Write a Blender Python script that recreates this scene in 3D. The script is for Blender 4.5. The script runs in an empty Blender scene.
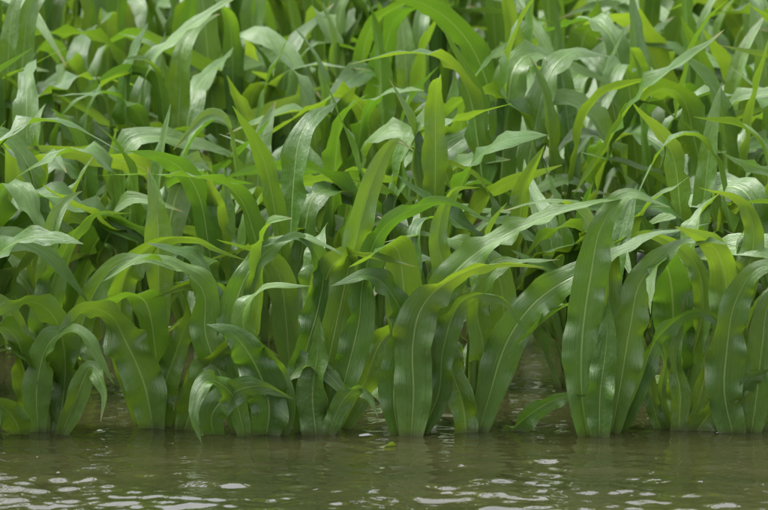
import bpy, math, random
import numpy as np
from mathutils import Vector
rng = np.random.default_rng(23)
random.seed(11)
R = lambda a,b: float(rng.uniform(a,b))
scene = bpy.context.scene

# ---------------------------------------------------------------- leaf builder
class Buf:
    def __init__(s): s.v=[];s.f=[];s.uv=[];s.c=[];s.m=[];s.n=0
    def add(s,v,f,uv,c,m):
        s.v.append(v); s.f.append(f+s.n); s.uv.append(uv); s.c.append(c); s.m.append(np.full(len(f),m,dtype=np.int32)); s.n+=len(v)

def smooth(a,b,x):
    t=np.clip((x-a)/(b-a),0,1); return t*t*(3-2*t)

def grid_faces(nl,nw,closed=False):
    i=np.arange(nl-1)[:,None]; j=np.arange(nw-1)[None,:]
    a=(i*nw+j).ravel()
    return np.stack([a,a+1,a+nw+1,a+nw],1)

def blade(buf, S, W, width, nw=9, wav=1.0, fold0=65, fold1=18, age=0.0, base=0.45, peak=0.38, tip=1.7):
    """S: spine (n,3); W: width direction (n,3)"""
    n=len(S); t=np.linspace(0,1,n)
    T=np.gradient(S,axis=0); L=np.linalg.norm(T,axis=1,keepdims=True); T/=np.maximum(L,1e-9)
    length=np.linalg.norm(np.diff(S,axis=0),axis=1).sum()
    W=W-(W*T).sum(1,keepdims=True)*T; W/=np.maximum(np.linalg.norm(W,axis=1,keepdims=True),1e-9)
    N=np.cross(W,T)
    q=np.clip((t-peak)/(1-peak),0,1)
    prof=np.where(t<peak, base+(1-base)*np.sin(np.clip(t/peak,0,1)*math.pi/2), np.clip(1-q**tip,0,1))
    prof=prof*(1+0.05*np.sin(t*23+R(0,6)))
    hw=np.maximum(width*0.5*prof,0.0006)
    s=np.linspace(-1,1,nw)
    fold=np.radians(fold1+(fold0-fold1)*np.exp(-t*7))[:,None]
    fold=fold+np.radians(10)*np.sin(t*R(5,12)+R(0,6))[:,None]
    rip=np.zeros((n,nw))
    a=np.abs(s)[None,:]
    for side in (0,1):
        f=length*R(8,15); ph=R(0,6.28); f2=f*R(1.6,2.3); p2=R(0,6.28)
        env=smooth(0.08,0.3,t)*(1-0.7*smooth(0.75,1.0,t))
        am=0.35+0.65*np.sin(t*R(4,9)+R(0,6))**2
        w=(np.sin(t*f*2*math.pi/1.3+ph)+0.5*np.sin(t*f2*2*math.pi/1.3+p2))*env*am
        mask=(s<0) if side==0 else (s>=0)
        rip[:,mask]=w[:,None]*(np.abs(s[mask])**1.5)[None,:]
    lat=s[None,:]*np.cos(fold*(1-0.25*a))
    nor=a*np.sin(fold)-0.12*a**2
    P=S[:,None,:]+W[:,None,:]*(hw[:,None]*lat)[...,None]+N[:,None,:]*(hw[:,None]*(nor+0.34*wav*rip))[...,None]
    uv=np.stack(np.broadcast_arrays((s[None,:]+1)/2,t[:,None]),-1).reshape(-1,2)
    c=np.zeros((n*nw,4)); c[:,0]=R(0,1); c[:,1]=age; c[:,2]=R(0,1); c[:,3]=1
    buf.add(P.reshape(-1,3),grid_faces(n,nw),uv,c,0)

def gen_leaf(buf, org, az, length, width, phi0, dphi, kink, kw, twist=0.0, n=30, nw=7, side=0.0, **k):
    t=np.linspace(0,1,n)
    phi=np.radians(phi0+dphi*smooth(kink-kw,kink+kw,t)+7*np.sin(t*R(5,9)+R(0,6))*t)
    a=az+side*t**1.5
    d=np.stack([np.sin(phi)*np.cos(a),np.sin(phi)*np.sin(a),np.cos(phi)],1)
    S=np.concatenate([[np.zeros(3)],np.cumsum((d[1:]+d[:-1])*0.5,axis=0)])*length/(n-1)+org
    H=np.stack([-np.sin(a),np.cos(a),np.zeros(n)],1)
    Nn=np.cross(H,d); tw=twist*t**1.2
    W=H*np.cos(tw)[:,None]+Nn*np.sin(tw)[:,None]
    blade(buf,S,-W,width,nw=nw,**k)

def stalk(buf, base, h, r, lean=(0,0)):
    nz,na=7,9
    z=np.linspace(-0.25,h,nz); a=np.linspace(0,2*math.pi,na)
    rr=r*(1-0.35*np.linspace(0,1,nz))
    P=np.zeros((nz,na,3))
    P[...,0]=base[0]+rr[:,None]*np.cos(a)+lean[0]*z[:,None]
    P[...,1]=base[1]+rr[:,None]*0.8*np.sin(a)+lean[1]*z[:,None]
    P[...,2]=z[:,None]
    uv=np.stack(np.broadcast_arrays(a[None,:]/(2*math.pi)*0.4+0.05,z[:,None]*0.5+0.02),-1).reshape(-1,2)
    c=np.zeros((nz*na,4)); c[:,0]=0.8;c[:,1]=0.15;c[:,2]=.8;c[:,3]=1
    buf.add(P.reshape(-1,3),grid_faces(nz,na),uv,c,0)

def gen_plant(buf, x, y, H=0.62, n=30, nw=7, plane=None, nleaf=None, zb=0.0):
    if plane is None: plane=R(-0.9,0.9)+(0 if rng.random()<0.7 else 1.4)
    nleaf=nleaf or int(rng.integers(7,10))
    lean=(R(-.12,.09),R(-.08,.08))
    stalk(buf,(x,y),zb+H*0.42,0.016,lean)
    for k in range(nleaf):
        u=k/(nleaf-1)
        z=zb-0.08+u*H*0.58+R(-.01,.01)
        az=plane+(k%2)*math.pi+R(-.6,.6)
        b=np.array([x+lean[0]*z+0.008*math.cos(az),y+lean[1]*z+0.008*math.sin(az),z])
        if u>0.8:   # whorl
            gen_leaf(buf,b,az,H*R(.55,.8),R(.050,.076),R(2,12),R(0,80),R(.6,.8),.2,R(-1,1),n,nw,R(-.3,.3),
                     wav=.7,fold0=70,fold1=R(12,35),base=.6,peak=.45)
        else:
            L=H*R(.78,1.14)*(0.85+0.25*math.sin(u*math.pi))
            gen_leaf(buf,b,az,L,R(.062,.095),R(5,22),R(50,155)*(1.05-.4*u),R(.44,.74),R(.08,.28),R(-1.4,1.4),n,nw,R(-.8,.8),
                     wav=R(.7,1.7),fold0=60,fold1=R(3,28),age=float(max(0,.4-u*1.3)*R(0,.8)),base=.5,peak=R(.32,.48),tip=R(1.4,2.1))

def make_obj(name, buf, mats, origin=(0,0,0)):
    v=np.concatenate(buf.v)-np.array(origin); f=np.concatenate(buf.f); uv=np.concatenate(buf.uv); c=np.concatenate(buf.c); m=np.concatenate(buf.m)
    me=bpy.data.meshes.new(name)
    me.vertices.add(len(v)); me.vertices.foreach_set("co",v.astype(np.float32).ravel())
    me.loops.add(len(f)*4); me.loops.foreach_set("vertex_index",f.astype(np.int32).ravel())
    me.polygons.add(len(f)); me.polygons.foreach_set("loop_start",np.arange(0,len(f)*4,4,dtype=np.int32))
    me.polygons.foreach_set("loop_total",np.full(len(f),4,dtype=np.int32))
    me.polygons.foreach_set("material_index",m)
    me.polygons.foreach_set("use_smooth",np.ones(len(f),dtype=bool))
    me.update(calc_edges=True)
    ul=me.uv_layers.new(name="UVMap"); ul.data.foreach_set("uv",uv[f.ravel()].astype(np.float32).ravel())
    ca=me.attributes.new("leafcol","FLOAT_COLOR","POINT"); ca.data.foreach_set("color",c.astype(np.float32).ravel())
    for mm in mats: me.materials.append(mm)
    o=bpy.data.objects.new(name,me); o.location=origin; scene.collection.objects.link(o)
    return o

# ---------------------------------------------------------------- materials
class NT:
    def __init__(s,mat): s.t=mat.node_tree; s.n=s.t.nodes; s.l=s.t.links
    def node(s,typ,**kw):
        x=s.n.new(typ)
        for k,v in kw.items(): setattr(x,k,v)
        return x
    def link(s,a,b): s.l.new(a,b)
    def math(s,op,a,b=None,c=None,clamp=False):
        x=s.n.new("ShaderNodeMath"); x.operation=op; x.use_clamp=clamp
        for i,q in enumerate((a,b,c)):
            if q is None: continue
            if isinstance(q,(int,float)): x.inputs[i].default_value=q
            else: s.l.new(q,x.inputs[i])
        return x.outputs[0]
    def mix(s,fac,a,b,bt='MIX'):
        x=s.n.new("ShaderNodeMix"); x.data_type='RGBA'; x.blend_type=bt
        for i,q in ((0,fac),(6,a),(7,b)):
            if isinstance(q,(int,float,tuple)): x.inputs[i].default_value=q
            else: s.l.new(q,x.inputs[i])
        return x.outputs[2]
    def ramp(s,fac,stops):
        x=s.n.new("ShaderNodeMapRange"); x.inputs[1].default_value=stops[0]; x.inputs[2].default_value=stops[1]
        x.inputs[3].default_value=stops[2]; x.inputs[4].default_value=stops[3]; x.interpolation_type='SMOOTHSTEP'
        s.l.new(fac,x.inputs[0]); return x.outputs[0]

def leaf_material():
    m=bpy.data.materials.new("corn_leaf"); m.use_nodes=True; g=NT(m); g.n.clear()
    uv=g.node("ShaderNodeUVMap"); sep=g.node("ShaderNodeSeparateXYZ"); g.link(uv.outputs[0],sep.inputs[0])
    U,V=sep.outputs[0],sep.outputs[1]
    at=g.node("ShaderNodeAttribute",attribute_name="leafcol"); sc=g.node("ShaderNodeSeparateColor"); g.link(at.outputs["Color"],sc.inputs[0])
    rnd,age,rnd2=sc.outputs[0],sc.outputs[1],sc.outputs[2]
    d=g.math('ABSOLUTE',g.math('SUBTRACT',U,.5))
    rib=g.ramp(d,(0.012,0.034,1,0))
    ribfade=g.ramp(V,(0.45,0.95,1,0.1)); rib=g.math('MULTIPLY',rib,ribfade)
    comb=g.node("ShaderNodeCombineXYZ"); g.link(g.math('MULTIPLY',U,34.0),comb.inputs[0]); g.link(g.math('MULTIPLY',V,1.2),comb.inputs[1]); g.link(g.math('MULTIPLY',rnd,40),comb.inputs[2])
    ns=g.node("ShaderNodeTexNoise"); ns.inputs["Scale"].default_value=1.0; ns.inputs["Detail"].default_value=3; g.link(comb.outputs[0],ns.inputs["Vector"])
    comb2=g.node("ShaderNodeCombineXYZ"); g.link(g.math('MULTIPLY',U,5.0),comb2.inputs[0]); g.link(g.math('MULTIPLY',V,22.0),comb2.inputs[1]); g.link(g.math('MULTIPLY',rnd,40),comb2.inputs[2])
    nc=g.node("ShaderNodeTexNoise"); nc.inputs["Scale"].default_value=1.0; nc.inputs["Detail"].default_value=2; g.link(comb2.outputs[0],nc.inputs["Vector"])
    veins=g.math('MULTIPLY_ADD',g.math('SINE',g.math('MULTIPLY',U,150.0)),.5,.5)
    geo=g.node("ShaderNodeTexCoord"); oz=g.node("ShaderNodeSeparateXYZ"); g.link(geo.outputs["Object"],oz.inputs[0])
    n2=g.node("ShaderNodeTexNoise"); n2.inputs["Scale"].default_value=9; n2.inputs["Detail"].default_value=4; g.link(geo.outputs["Object"],n2.inputs["Vector"])
    n3=g.node("ShaderNodeTexNoise"); n3.inputs["Scale"].default_value=120; n3.inputs["Detail"].default_value=2; g.link(geo.outputs["Object"],n3.inputs["Vector"])
    base=g.mix(rnd,(0.024,0.078,0.009,1),(0.070,0.148,0.015,1))
    base=g.mix(g.ramp(n2.outputs[0],(.35,.7,0,.5)),base,(0.034,0.097,0.021,1))
    vs=g.ramp(ns.outputs[0],(.35,.7,0,1))
    base=g.mix(g.math('MULTIPLY',vs,.35),base,(0.10,0.185,0.026,1))
    base=g.mix(g.math('MULTIPLY',veins,.14),base,(0.12,0.23,0.045,1))
    base=g.mix(g.ramp(V,(0.0,0.25,0.5,0)),base,(0.12,0.21,0.028,1))
    base=g.mix(g.math('MULTIPLY',rib,.65),base,(0.24,0.35,0.10,1))
    yel=g.math('MULTIPLY',age,g.ramp(n2.outputs[0],(.3,.65,.2,1)))
    base=g.mix(yel,base,(0.22,0.24,0.04,1))
    tip=g.math('MULTIPLY',g.ramp(V,(.93,.995,0,1)),g.ramp(rnd2,(.5,.8,0,1)))
    edge=g.math('MULTIPLY',g.ramp(d,(.485,.5,0,.6)),g.ramp(n2.outputs[0],(.5,.62,0,1)))
    base=g.mix(g.math('MAXIMUM',tip,edge),base,(0.22,0.17,0.06,1))
    spk=g.ramp(n3.outputs[0],(.68,.75,0,.6)); base=g.mix(spk,base,(0.11,0.10,0.035,1))
    silt=g.ramp(g.math('ADD',oz.outputs[2],g.math('MULTIPLY',n2.outputs[0],-.03)),(-.018,.004,.6,0))
    base=g.mix(silt,base,(0.060,0.060,0.022,1))
    p=g.node("ShaderNodeBsdfPrincipled"); g.link(base,p.inputs["Base Color"])
    rough=g.math('MULTIPLY_ADD',n2.outputs[0],.26,.22); g.link(rough,p.inputs["Roughness"])
    p.inputs["Specular IOR Level"].default_value=0.65
    tr=g.node("ShaderNodeBsdfTranslucent")
    tc=g.mix(rnd2,(0.13,0.30,0.011,1),(0.31,0.47,0.022,1))
    tc=g.mix(g.math('MULTIPLY',rib,.6),tc,(0.34,0.44,0.12,1))
    tc=g.mix(g.math('MULTIPLY',vs,.35),tc,(0.10,0.24,0.01,1))
    tc=g.mix(yel,tc,(0.45,0.48,.06,1))
    tc=g.mix(silt,tc,(0.10,0.11,.03,1))
    g.link(tc,tr.inputs[0])
    mx=g.node("ShaderNodeMixShader"); mx.inputs[0].default_value=.27
    g.link(p.outputs[0],mx.inputs[1]); g.link(tr.outputs[0],mx.inputs[2])
    hgt=g.math('ADD',g.math('MULTIPLY',veins,.3),g.math('MULTIPLY',ns.outputs[0],1.7))
    hgt=g.math('ADD',hgt,g.math('MULTIPLY',rib,1.5))
    hgt=g.math('ADD',hgt,g.math('MULTIPLY',nc.outputs[0],3.0))
    b=g.node("ShaderNodeBump"); b.inputs["Strength"].default_value=.6; b.inputs["Distance"].default_value=.0016; g.link(hgt,b.inputs["Height"])
    g.link(b.outputs[0],p.inputs["Normal"])
    o=g.node("ShaderNodeOutputMaterial"); g.link(mx.outputs[0],o.inputs[0])
    return m

def water_material():
    m=bpy.data.materials.new("muddy_water"); m.use_nodes=True; g=NT(m); g.n.clear()
    tc=g.node("ShaderNodeTexCoord")
    mp=g.node("ShaderNodeMapping"); mp.inputs["Scale"].default_value=(1,1.7,1); g.link(tc.outputs["Object"],mp.inputs[0])
    n=g.node("ShaderNodeTexNoise"); n.inputs["Scale"].default_value=1.5; n.inputs["Detail"].default_value=4; g.link(mp.outputs[0],n.inputs["Vector"])
    col=g.mix(g.ramp(n.outputs[0],(.35,.65,0,1)),(0.020,0.021,0.008,1),(0.032,0.030,0.012,1))
    p=g.node("ShaderNodeBsdfPrincipled"); g.link(col,p.inputs["Base Color"]); p.inputs["Roughness"].default_value=.01; p.inputs["IOR"].default_value=1.85
    w1=g.node("ShaderNodeTexNoise"); w1.inputs["Scale"].default_value=40; w1.inputs["Detail"].default_value=2; w1.inputs["Distortion"].default_value=.5; g.link(mp.outputs[0],w1.inputs["Vector"])
    b=g.node("ShaderNodeBump"); b.inputs["Strength"].default_value=1; b.inputs["Distance"].default_value=.0003; g.link(w1.outputs[0],b.inputs["Height"])
    g.link(b.outputs[0],p.inputs["Normal"])
    o=g.node("ShaderNodeOutputMaterial"); g.link(p.outputs[0],o.inputs[0])
    return m

def mud_material():
    m=bpy.data.materials.new("wet_soil"); m.use_nodes=True; g=NT(m)
    p=g.n["Principled BSDF"]; tc=g.node("ShaderNodeTexCoord")
    n=g.node("ShaderNodeTexNoise"); n.inputs["Scale"].default_value=6; n.inputs["Detail"].default_value=8; g.link(tc.outputs["Object"],n.inputs["Vector"])
    g.link(g.mix(n.outputs[0],(0.03,0.02,0.012,1),(0.12,0.085,0.05,1)),p.inputs["Base Color"]); p.inputs["Roughness"].default_value=.7
    b=g.node("ShaderNodeBump"); b.inputs["Distance"].default_value=.05; g.link(n.outputs[0],b.inputs["Height"]); g.link(b.outputs[0],p.inputs["Normal"])
    return m

LEAF=leaf_material(); WATER=water_material(); MUD=mud_material()

# ---------------------------------------------------------------- front row, measured from survey chart (450 units = 1 m)
K=450.0
def pt(px,py,d=0.0):
    s=(12+d)/12
    return np.array([(px-384)/K*s, d, ((435-py)/K - d*0.165)/0.986])
def catmull(P,n):
    P=np.array(P,float); P=np.vstack([2*P[0]-P[1],P,2*P[-1]-P[-2]])
    seg=len(P)-3
    dense=[]
    for i in range(seg):
        for q in np.linspace(0,1,20,endpoint=(i==seg-1)):
            p0,p1,p2,p3=P[i:i+4]
            dense.append(.5*((2*p1)+(-p0+p2)*q+(2*p0-5*p1+4*p2-p3)*q*q+(-p0+3*p1-3*p2+p3)*q**3))
    D=np.array(dense); L=np.concatenate([[0],np.cumsum(np.linalg.norm(np.diff(D[:,:3],axis=0),axis=1))]); 
    u=np.linspace(0,L[-1],n)
    return np.stack([np.interp(u,L,D[:,k]) for k in range(D.shape[1])],1)

def chart_leaf(buf, pts, wpx, n=52, nw=13, dd=0.0, **k):
    """pts: (x, y, depth, roll) ; roll 0 = blade seen broadside, 90 = horizontal/edge-on"""
    A=[np.append(pt(p[0],p[1],p[2]+dd),p[3]) for p in pts]
    A=catmull(A,n); S=A[:,:3]; roll=np.radians(A[:,3])
    tt=np.linspace(0,1,n); roll=roll+0.30*np.sin(tt*R(5,9)+R(0,6))*smooth(.1,.4,tt)
    T=np.gradient(S,axis=0); T/=np.linalg.norm(T,axis=1,keepdims=True)
    view=np.array([0,-1,.16]); B=np.cross(T,view); B/=np.linalg.norm(B,axis=1,keepdims=True)
    C=np.cross(T,B)
    sg=k.pop('sg',1)
    W=B*np.cos(roll)[:,None]+sg*C*np.sin(roll)[:,None]
    blade(buf,S,W,wpx/K,nw=nw,**k)

front=[
 (42,0.0,[
   ([(18,450,-.02,0),(12,425,-.05,10),(-8,408,-.1,30),(-40,430,-.12,40)],34,{}),
   ([(50,455,0,0),(60,400,.02,5),(62,355,0,15),(50,318,-.04,50),(20,305,-.08,60),(-30,330,-.1,40)],42,{}),
   ([(36,455,0,0),(34,390,-.02,0),(48,345,-.05,30),(80,338,-.1,50),(112,388,-.12,20)],34,{}),
   ([(45,450,.03,0),(38,360,.05,10),(52,280,.06,20),(85,220,.05,50),(130,215,.02,60)],36,{}),
   ([(48,450,.02,0),(70,360,.05,30),(95,290,.06,10),(130,262,.05,40),(185,275,.02,40)],34,{}),
   ([(30,450,.02,0),(20,370,.05,30),(5,310,.06,20),(-30,290,.05,50)],36,{}),
  ]),
 (150,.05,[
   ([(154,455,0,0),(143,390,-.02,5),(124,345,-.04,10),(108,318,-.06,25),(80,312,-.1,50),(55,335,-.12,20)],48,{}),
   ([(160,455,.02,0),(160,400,.02,0),(176,350,.02,10),(186,318,0,20),(178,290,-.03,40)],34,{}),
   ([(176,455,0,0),(194,400,-.03,0),(214,360,-.05,25),(250,340,-.08,40),(262,372,-.1,10)],36,{}),
   ([(145,450,.04,10),(128,380,.05,10),(118,320,.06,15),(128,268,.05,30),(175,238,.03,50),(245,262,0,35)],36,{}),
   ([(165,450,.04,0),(205,370,.06,10),(228,320,.06,20),(200,285,.02,50),(150,300,-.03,30)],34,{}),
  ]),
 (255,-.03,[
   ([(218,452,-.01,0),(210,420,-.03,5),(232,396,-.06,20),(262,390,-.09,30),(292,402,-.1,20)],34,{}),
   ([(262,455,0,0),(268,410,-.02,0),(255,370,-.05,10),(232,338,-.08,20),(205,328,-.1,50)],48,{}),
   ([(275,455,0,0),(282,405,0,10),(262,365,-.03,20),(242,325,-.05,30),(262,292,-.06,50),(310,290,-.1,30)],38,{}),
   ([(250,450,.03,0),(240,380,.04,5),(232,320,.05,10),(255,265,.04,20),(300,240,.02,50),(352,262,-.02,30)],38,{}),
   ([(240,450,.02,0),(228,400,.03,10),(205,340,.04,20),(200,290,.03,20),(150,262,0,60),(100,285,-.04,30)],36,{}),
  ]),
 (322,.0,[
   ([(314,456,0,0),(325,380,-.01,0),(340,310,-.02,5),(356,240,-.03,10),(374,180,-.04,15),(394,146,-.07,30),(414,156,-.1,40)],38,dict(peak=.3,tip=2.6)),
   ([(326,456,-.02,0),(340,400,-.03,0),(358,330,-.04,10),(364,280,-.04,20),(385,230,-.04,30),(440,205,-.06,60),(490,225,-.1,40)],36,{}),
   ([(304,455,0,0),(300,380,.01,5),(318,310,.02,0),(322,270,.01,30),(300,240,-.02,50),(262,250,-.06,40)],36,{}),
   ([(318,455,-.03,0),(312,400,-.03,10),(318,350,-.04,20),(318,318,-.04,10)],38,dict(base=.6)),
   ([(328,455,.03,0),(362,390,.04,20),(385,340,.05,25),(430,318,.02,50),(470,345,-.02,20)],34,{}),
  ]),
 (412,-.04,[
   ([(410,456,-.02,0),(414,400,-.03,0),(413,350,-.04,0),(422,312,-.05,10),(448,285,-.06,40),(492,268,-.09,45),(545,272,-.12,40)],46,dict(base=.55,tip=1.3)),
   ([(402,455,0,0),(394,400,0,5),(402,350,0,0),(400,312,-.01,20),(372,280,-.04,50),(330,290,-.08,30)],40,{}),
   ([(416,455,.03,0),(428,370,.03,10),(440,300,.02,10),(470,262,0,40),(520,232,-.02,50),(575,212,-.04,50),(640,200,-.06,50)],38,{}),
   ([(420,455,.04,0),(440,350,.05,10),(448,290,.05,15),(438,240,.05,20),(452,195,.05,50),(480,190,.03,60)],34,{}),
   ([(412,455,.02,0),(438,400,.0,20),(444,350,-.02,0),(462,305,-.03,30),(500,300,-.06,40),(530,340,-.08,10)],30,{}),
  ]),
 (474,.03,[
   ([(474,456,-.01,0),(490,400,-.02,0),(508,345,-.03,5),(540,302,-.04,20),(590,272,-.06,40),(650,240,-.06,50),(712,226,-.05,60)],42,dict(peak=.35)),
   ([(482,455,0,0),(480,400,0,0),(484,350,0,10),(478,310,0,10),(500,270,-.02,40),(560,262,-.04,50)],32,{}),
   ([(468,455,-.03,0),(464,410,-.03,10),(452,370,-.04,20),(452,320,-.05,20)],34,dict(base=.5)),
   ([(496,452,0,10),(528,420,-.04,20),(560,402,-.08,40),(590,398,-.1,50)],26,dict(wav=1.8)),
   ([(480,455,.05,0),(495,380,.06,10),(505,320,.06,10),(490,262,.06,30),(430,238,.03,60),(380,245,.01,50)],34,{}),
  ]),
 (602,-.02,[
   ([(594,456,-.03,0),(584,400,-.04,0),(584,340,-.05,0),(592,280,-.06,5),(602,232,-.06,15),(628,200,-.08,45),(672,212,-.1,40)],42,dict(base=.55,peak=.4)),
   ([(610,456,-.01,0),(622,390,-.01,5),(632,330,-.01,0),(645,280,-.01,20),(690,245,-.02,50),(740,250,-.05,40)],40,{}),
   ([(602,455,-.05,0),(602,400,-.06,0),(608,350,-.06,10),(610,300,-.06,10)],32,dict(base=.6)),
   ([(604,455,.02,0),(600,370,.02,0),(610,300,.02,0),(600,240,.02,20),(560,205,0,60),(500,215,-.03,40)],36,{}),
   ([(612,455,.03,0),(640,390,.02,10),(660,340,.02,20),(700,315,0,40),(740,345,-.03,20)],28,{}),
  ]),
 (680,.05,[
   ([(672,456,0,0),(656,410,-.02,5),(650,370,-.03,10),(640,325,-.05,20)],18,dict(age=.15)),
   ([(676,456,0,0),(664,400,-.02,5),(668,360,-.03,10),(652,335,-.05,20)],12,dict(age=.15)),
   ([(684,456,0,0),(700,410,-.02,5),(712,360,-.03,0),(722,318,-.04,20)],20,dict(age=.1)),
   ([(680,456,-.03,0),(683,400,-.03,0),(678,360,-.03,10),(686,300,-.03,20)],24,dict(age=.1,base=.6)),
   ([(686,455,-.03,10),(712,418,-.05,15),(735,392,-.07,25),(790,368,-.1,30)],32,dict(age=.1)),
   ([(678,455,.04,0),(690,380,.05,10),(705,310,.05,10),(695,262,.05,30),(650,235,.03,60),(600,250,0,40)],30,{}),
  ]),
 (748,.0,[
   ([(742,456,0,0),(728,400,-.03,0),(730,350,-.05,0),(738,305,-.06,10),(762,272,-.08,30),(810,270,-.1,50)],44,dict(base=.5)),
   ([(752,455,0,0),(760,400,-.02,0),(765,350,-.03,10),(775,300,-.03,20),(820,270,-.05,50)],38,dict(wav=.8)),
   ([(740,455,.02,0),(745,380,.03,10),(735,320,.03,10),(755,250,.03,20),(745,205,.02,50),(700,190,0,60)],36,{}),
   ([(755,455,.03,0),(790,380,.04,10),(800,320,.05,20),(830,290,.05,40)],36,{}),
  ]),
]
# lower leaves that sag towards / into the water
front[0][2].append(([(52,452,-.03,0),(72,405,-.06,10),(88,372,-.10,20),(102,395,-.14,20),(98,425,-.16,10)],26,dict(wav=1.8)))
front[2][2].append(([(246,452,-.03,0),(232,400,-.06,10),(206,385,-.12,30),(192,415,-.16,10),(200,448,-.17,0)],26,dict(wav=1.6)))
front[3][2].append(([(322,452,-.04,0),(342,405,-.07,10),(362,392,-.12,30),(378,420,-.15,10)],22,dict(wav=1.8)))
for bx,dd,leaves in front:
    buf=Buf(); o=pt(bx,435,dd)
    stalk(buf,(o[0],dd),0.16,.017)
    for i,(pts,w,kw) in enumerate(leaves):
        kk=dict(wav=R(1.0,1.8),fold0=45,fold1=R(5,30),base=.36,age=R(0,.05),tip=R(1.4,2.0),sg=1 if rng.random()<.5 else -1); kk.update(kw)
        chart_leaf(buf,pts,w*.9,dd=dd,**kk)
    gen_plant(buf,o[0]+R(-.02,.02),0.06+dd,H=.50,n=36,nw=9,nleaf=3)
    make_obj("corn_plant",buf,[LEAF],(o[0],dd,0))
for side in (-1,1):
    x=1.0
    while x<2.8:
        buf=Buf(); gen_plant(buf,side*x,R(-.03,.03),H=R(.55,.68)); make_obj("corn_plant",buf,[LEAF],(side*x,0,0)); x+=R(.16,.22)

# ---------------------------------------------------------------- the field behind (one mass)
buf=Buf()
y=0.64; row=1
while y<6.2:
    half=1.35+y*0.16+.8
    n,nw=(30,7) if y<2.6 else ((22,5) if y<5 else (14,5))
    x=-half+R(0,.1)
    while x<half:
        Hh=(.55+min(.28,y*.075))*R(.82,1.2)
        gen_plant(buf,x,y+R(-.06,.06),H=Hh,n=n,nw=nw)
        x+=R(.145,.215)
    y+=R(.62,.72); row+=1
make_obj("corn_field",buf,[LEAF])
print("verts",buf.n)

# ---------------------------------------------------------------- floating leaf scraps
for (px,py,ln,wd,az,up) in ((372,450,.07,.03,.4,.2),(384,405,.10,.05,2.0,.9),(690,470,.05,.012,.1,.05),(560,462,.04,.010,2.6,.05),(120,468,.05,.012,.5,.05)):
    yy=(435-py)/K/.165
    buf=Buf()
    gen_leaf(buf,np.array([(px-384)/K*(12+yy)/12,yy,-.004]),az,ln,wd,90-55*up,30,.5,.4,.4,16,7,.3,wav=1.3,fold0=20,fold1=10,base=.3,age=.4)
    make_obj("floating_leaf",buf,[LEAF],((px-384)/K,yy,0))

# ---------------------------------------------------------------- water (real waves near, flat sheet far, same mesh)
xs=np.unique(np.concatenate([np.linspace(-150,-3,20),np.linspace(-3,3,560),np.linspace(3,150,20)]))
ys=np.unique(np.concatenate([np.linspace(-80,-2.0,20),np.linspace(-2.0,-1.3,40),np.linspace(-1.3,.8,480),np.linspace(.8,1.6,60),np.linspace(1.6,150,40)]))
X,Y=np.meshgrid(xs,ys)
Z=np.zeros_like(X)
wr=np.random.default_rng(8)
for i in range(80):
    lam=float(np.exp(wr.uniform(math.log(.032),math.log(.26)))); th=wr.normal(math.pi/2,.65)
    k=2*math.pi/lam; A=lam*0.0028*wr.uniform(.5,1.3)
    Z+=A*np.sin(k*(X*math.cos(th)+Y*math.sin(th))+wr.uniform(0,6.28)+0.8*np.sin(X*wr.uniform(2,7)+wr.uniform(0,6))+.6*np.sin(Y*wr.uniform(3,7)+wr.uniform(0,6)))
fade=smooth(3,2.5,np.abs(X))*smooth(-2.0,-1.4,Y)*(1-.6*smooth(0,.7,Y))*(1-smooth(.7,1.6,Y))
patch=(0.8+0.35*np.sin(X*2.3+1)*np.sin(Y*3.1+X)+.25*np.sin(X*5.1+2+Y*3))*(.8+.9*smooth(-.1,-.8,Y))
Z*=fade*patch
wb=Buf(); V=np.stack([X,Y,Z],-1).reshape(-1,3)
f=grid_faces(len(ys),len(xs)); wb.add(V,f,V[:,:2]*.1,np.ones((len(V),4)),0)
make_obj("water",wb,[WATER])
gx=np.linspace(-400,400,81); GX,GY=np.meshgrid(gx,gx)
GZ=-.3+smooth(60,140,np.hypot(GX,GY-10))*1.0
gb=Buf(); V=np.stack([GX,GY,GZ],-1).reshape(-1,3); gb.add(V,grid_faces(81,81),V[:,:2]*.01,np.ones((len(V),4)),0)
make_obj("ground",gb,[MUD])

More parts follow.
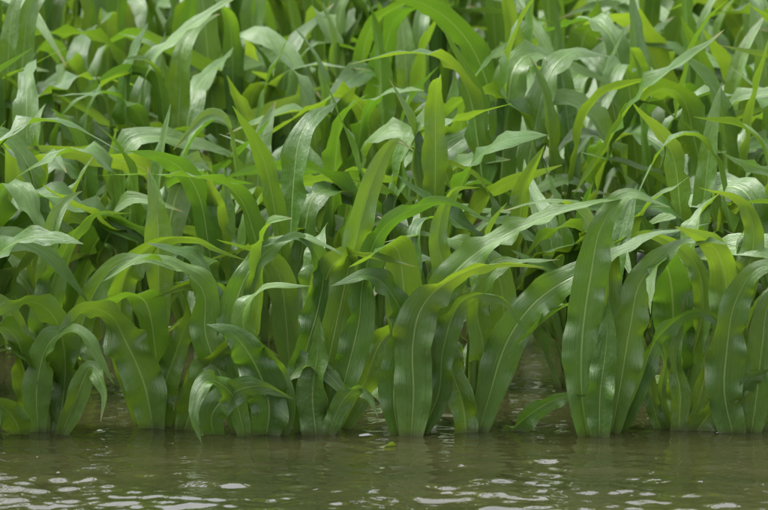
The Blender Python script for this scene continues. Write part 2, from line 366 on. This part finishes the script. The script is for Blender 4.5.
# ---------------------------------------------------------------- light : bright overcast (zenith brighter than horizon)
w=bpy.data.worlds.new("World"); scene.world=w; w.use_nodes=True
nt=w.node_tree; nt.nodes.clear()
sky=nt.nodes.new("ShaderNodeTexSky"); sky.sky_type='NISHITA'; sky.sun_disc=False
EL,AZ=math.radians(58),math.radians(-80)
sky.sun_elevation=EL; sky.sun_rotation=AZ; sky.dust_density=4; sky.air_density=1.0
hs=nt.nodes.new("ShaderNodeHueSaturation"); hs.inputs["Saturation"].default_value=.14; hs.inputs["Value"].default_value=4.3
tcw=nt.nodes.new("ShaderNodeTexCoord"); sx=nt.nodes.new("ShaderNodeSeparateXYZ"); nt.links.new(tcw.outputs["Generated"],sx.inputs[0])
mr=nt.nodes.new("ShaderNodeMapRange"); mr.inputs[1].default_value=0; mr.inputs[2].default_value=1; mr.inputs[3].default_value=.28; mr.inputs[4].default_value=1.15
nt.links.new(sx.outputs[2],mr.inputs[0])
vm=nt.nodes.new("ShaderNodeVectorMath"); vm.operation='SCALE'; nt.links.new(hs.outputs[0],vm.inputs[0]); nt.links.new(mr.outputs[0],vm.inputs["Scale"])
bg=nt.nodes.new("ShaderNodeBackground"); bg.inputs[1].default_value=.15
ow=nt.nodes.new("ShaderNodeOutputWorld")
nt.links.new(sky.outputs[0],hs.inputs["Color"]); nt.links.new(vm.outputs[0],bg.inputs[0]); nt.links.new(bg.outputs[0],ow.inputs[0])
sd=bpy.data.lights.new("sun","SUN"); sd.energy=1.5; sd.angle=math.radians(14); sd.color=(1,.97,.92)
so=bpy.data.objects.new("sun",sd); scene.collection.objects.link(so)
dirv=Vector((math.sin(AZ)*math.cos(EL),math.cos(AZ)*math.cos(EL),math.sin(EL)))
so.rotation_euler=dirv.to_track_quat('Z','Y').to_euler(); so.location=(0,0,20)

# ---------------------------------------------------------------- camera
cd=bpy.data.cameras.new("camera"); cam=bpy.data.objects.new("camera",cd); scene.collection.objects.link(cam); scene.camera=cam
cam.location=(0,-11.84,1.98); cam.rotation_euler=(math.radians(90-7.60),0,0)
cd.sensor_width=36; cd.lens=36*12/(768/K)*.99; cd.clip_end=2000; cd.clip_start=.1
cd.dof.use_dof=True; cd.dof.focus_distance=12.0; cd.dof.aperture_fstop=8
scene.view_settings.view_transform='Standard'; scene.view_settings.look='None'; scene.view_settings.exposure=0
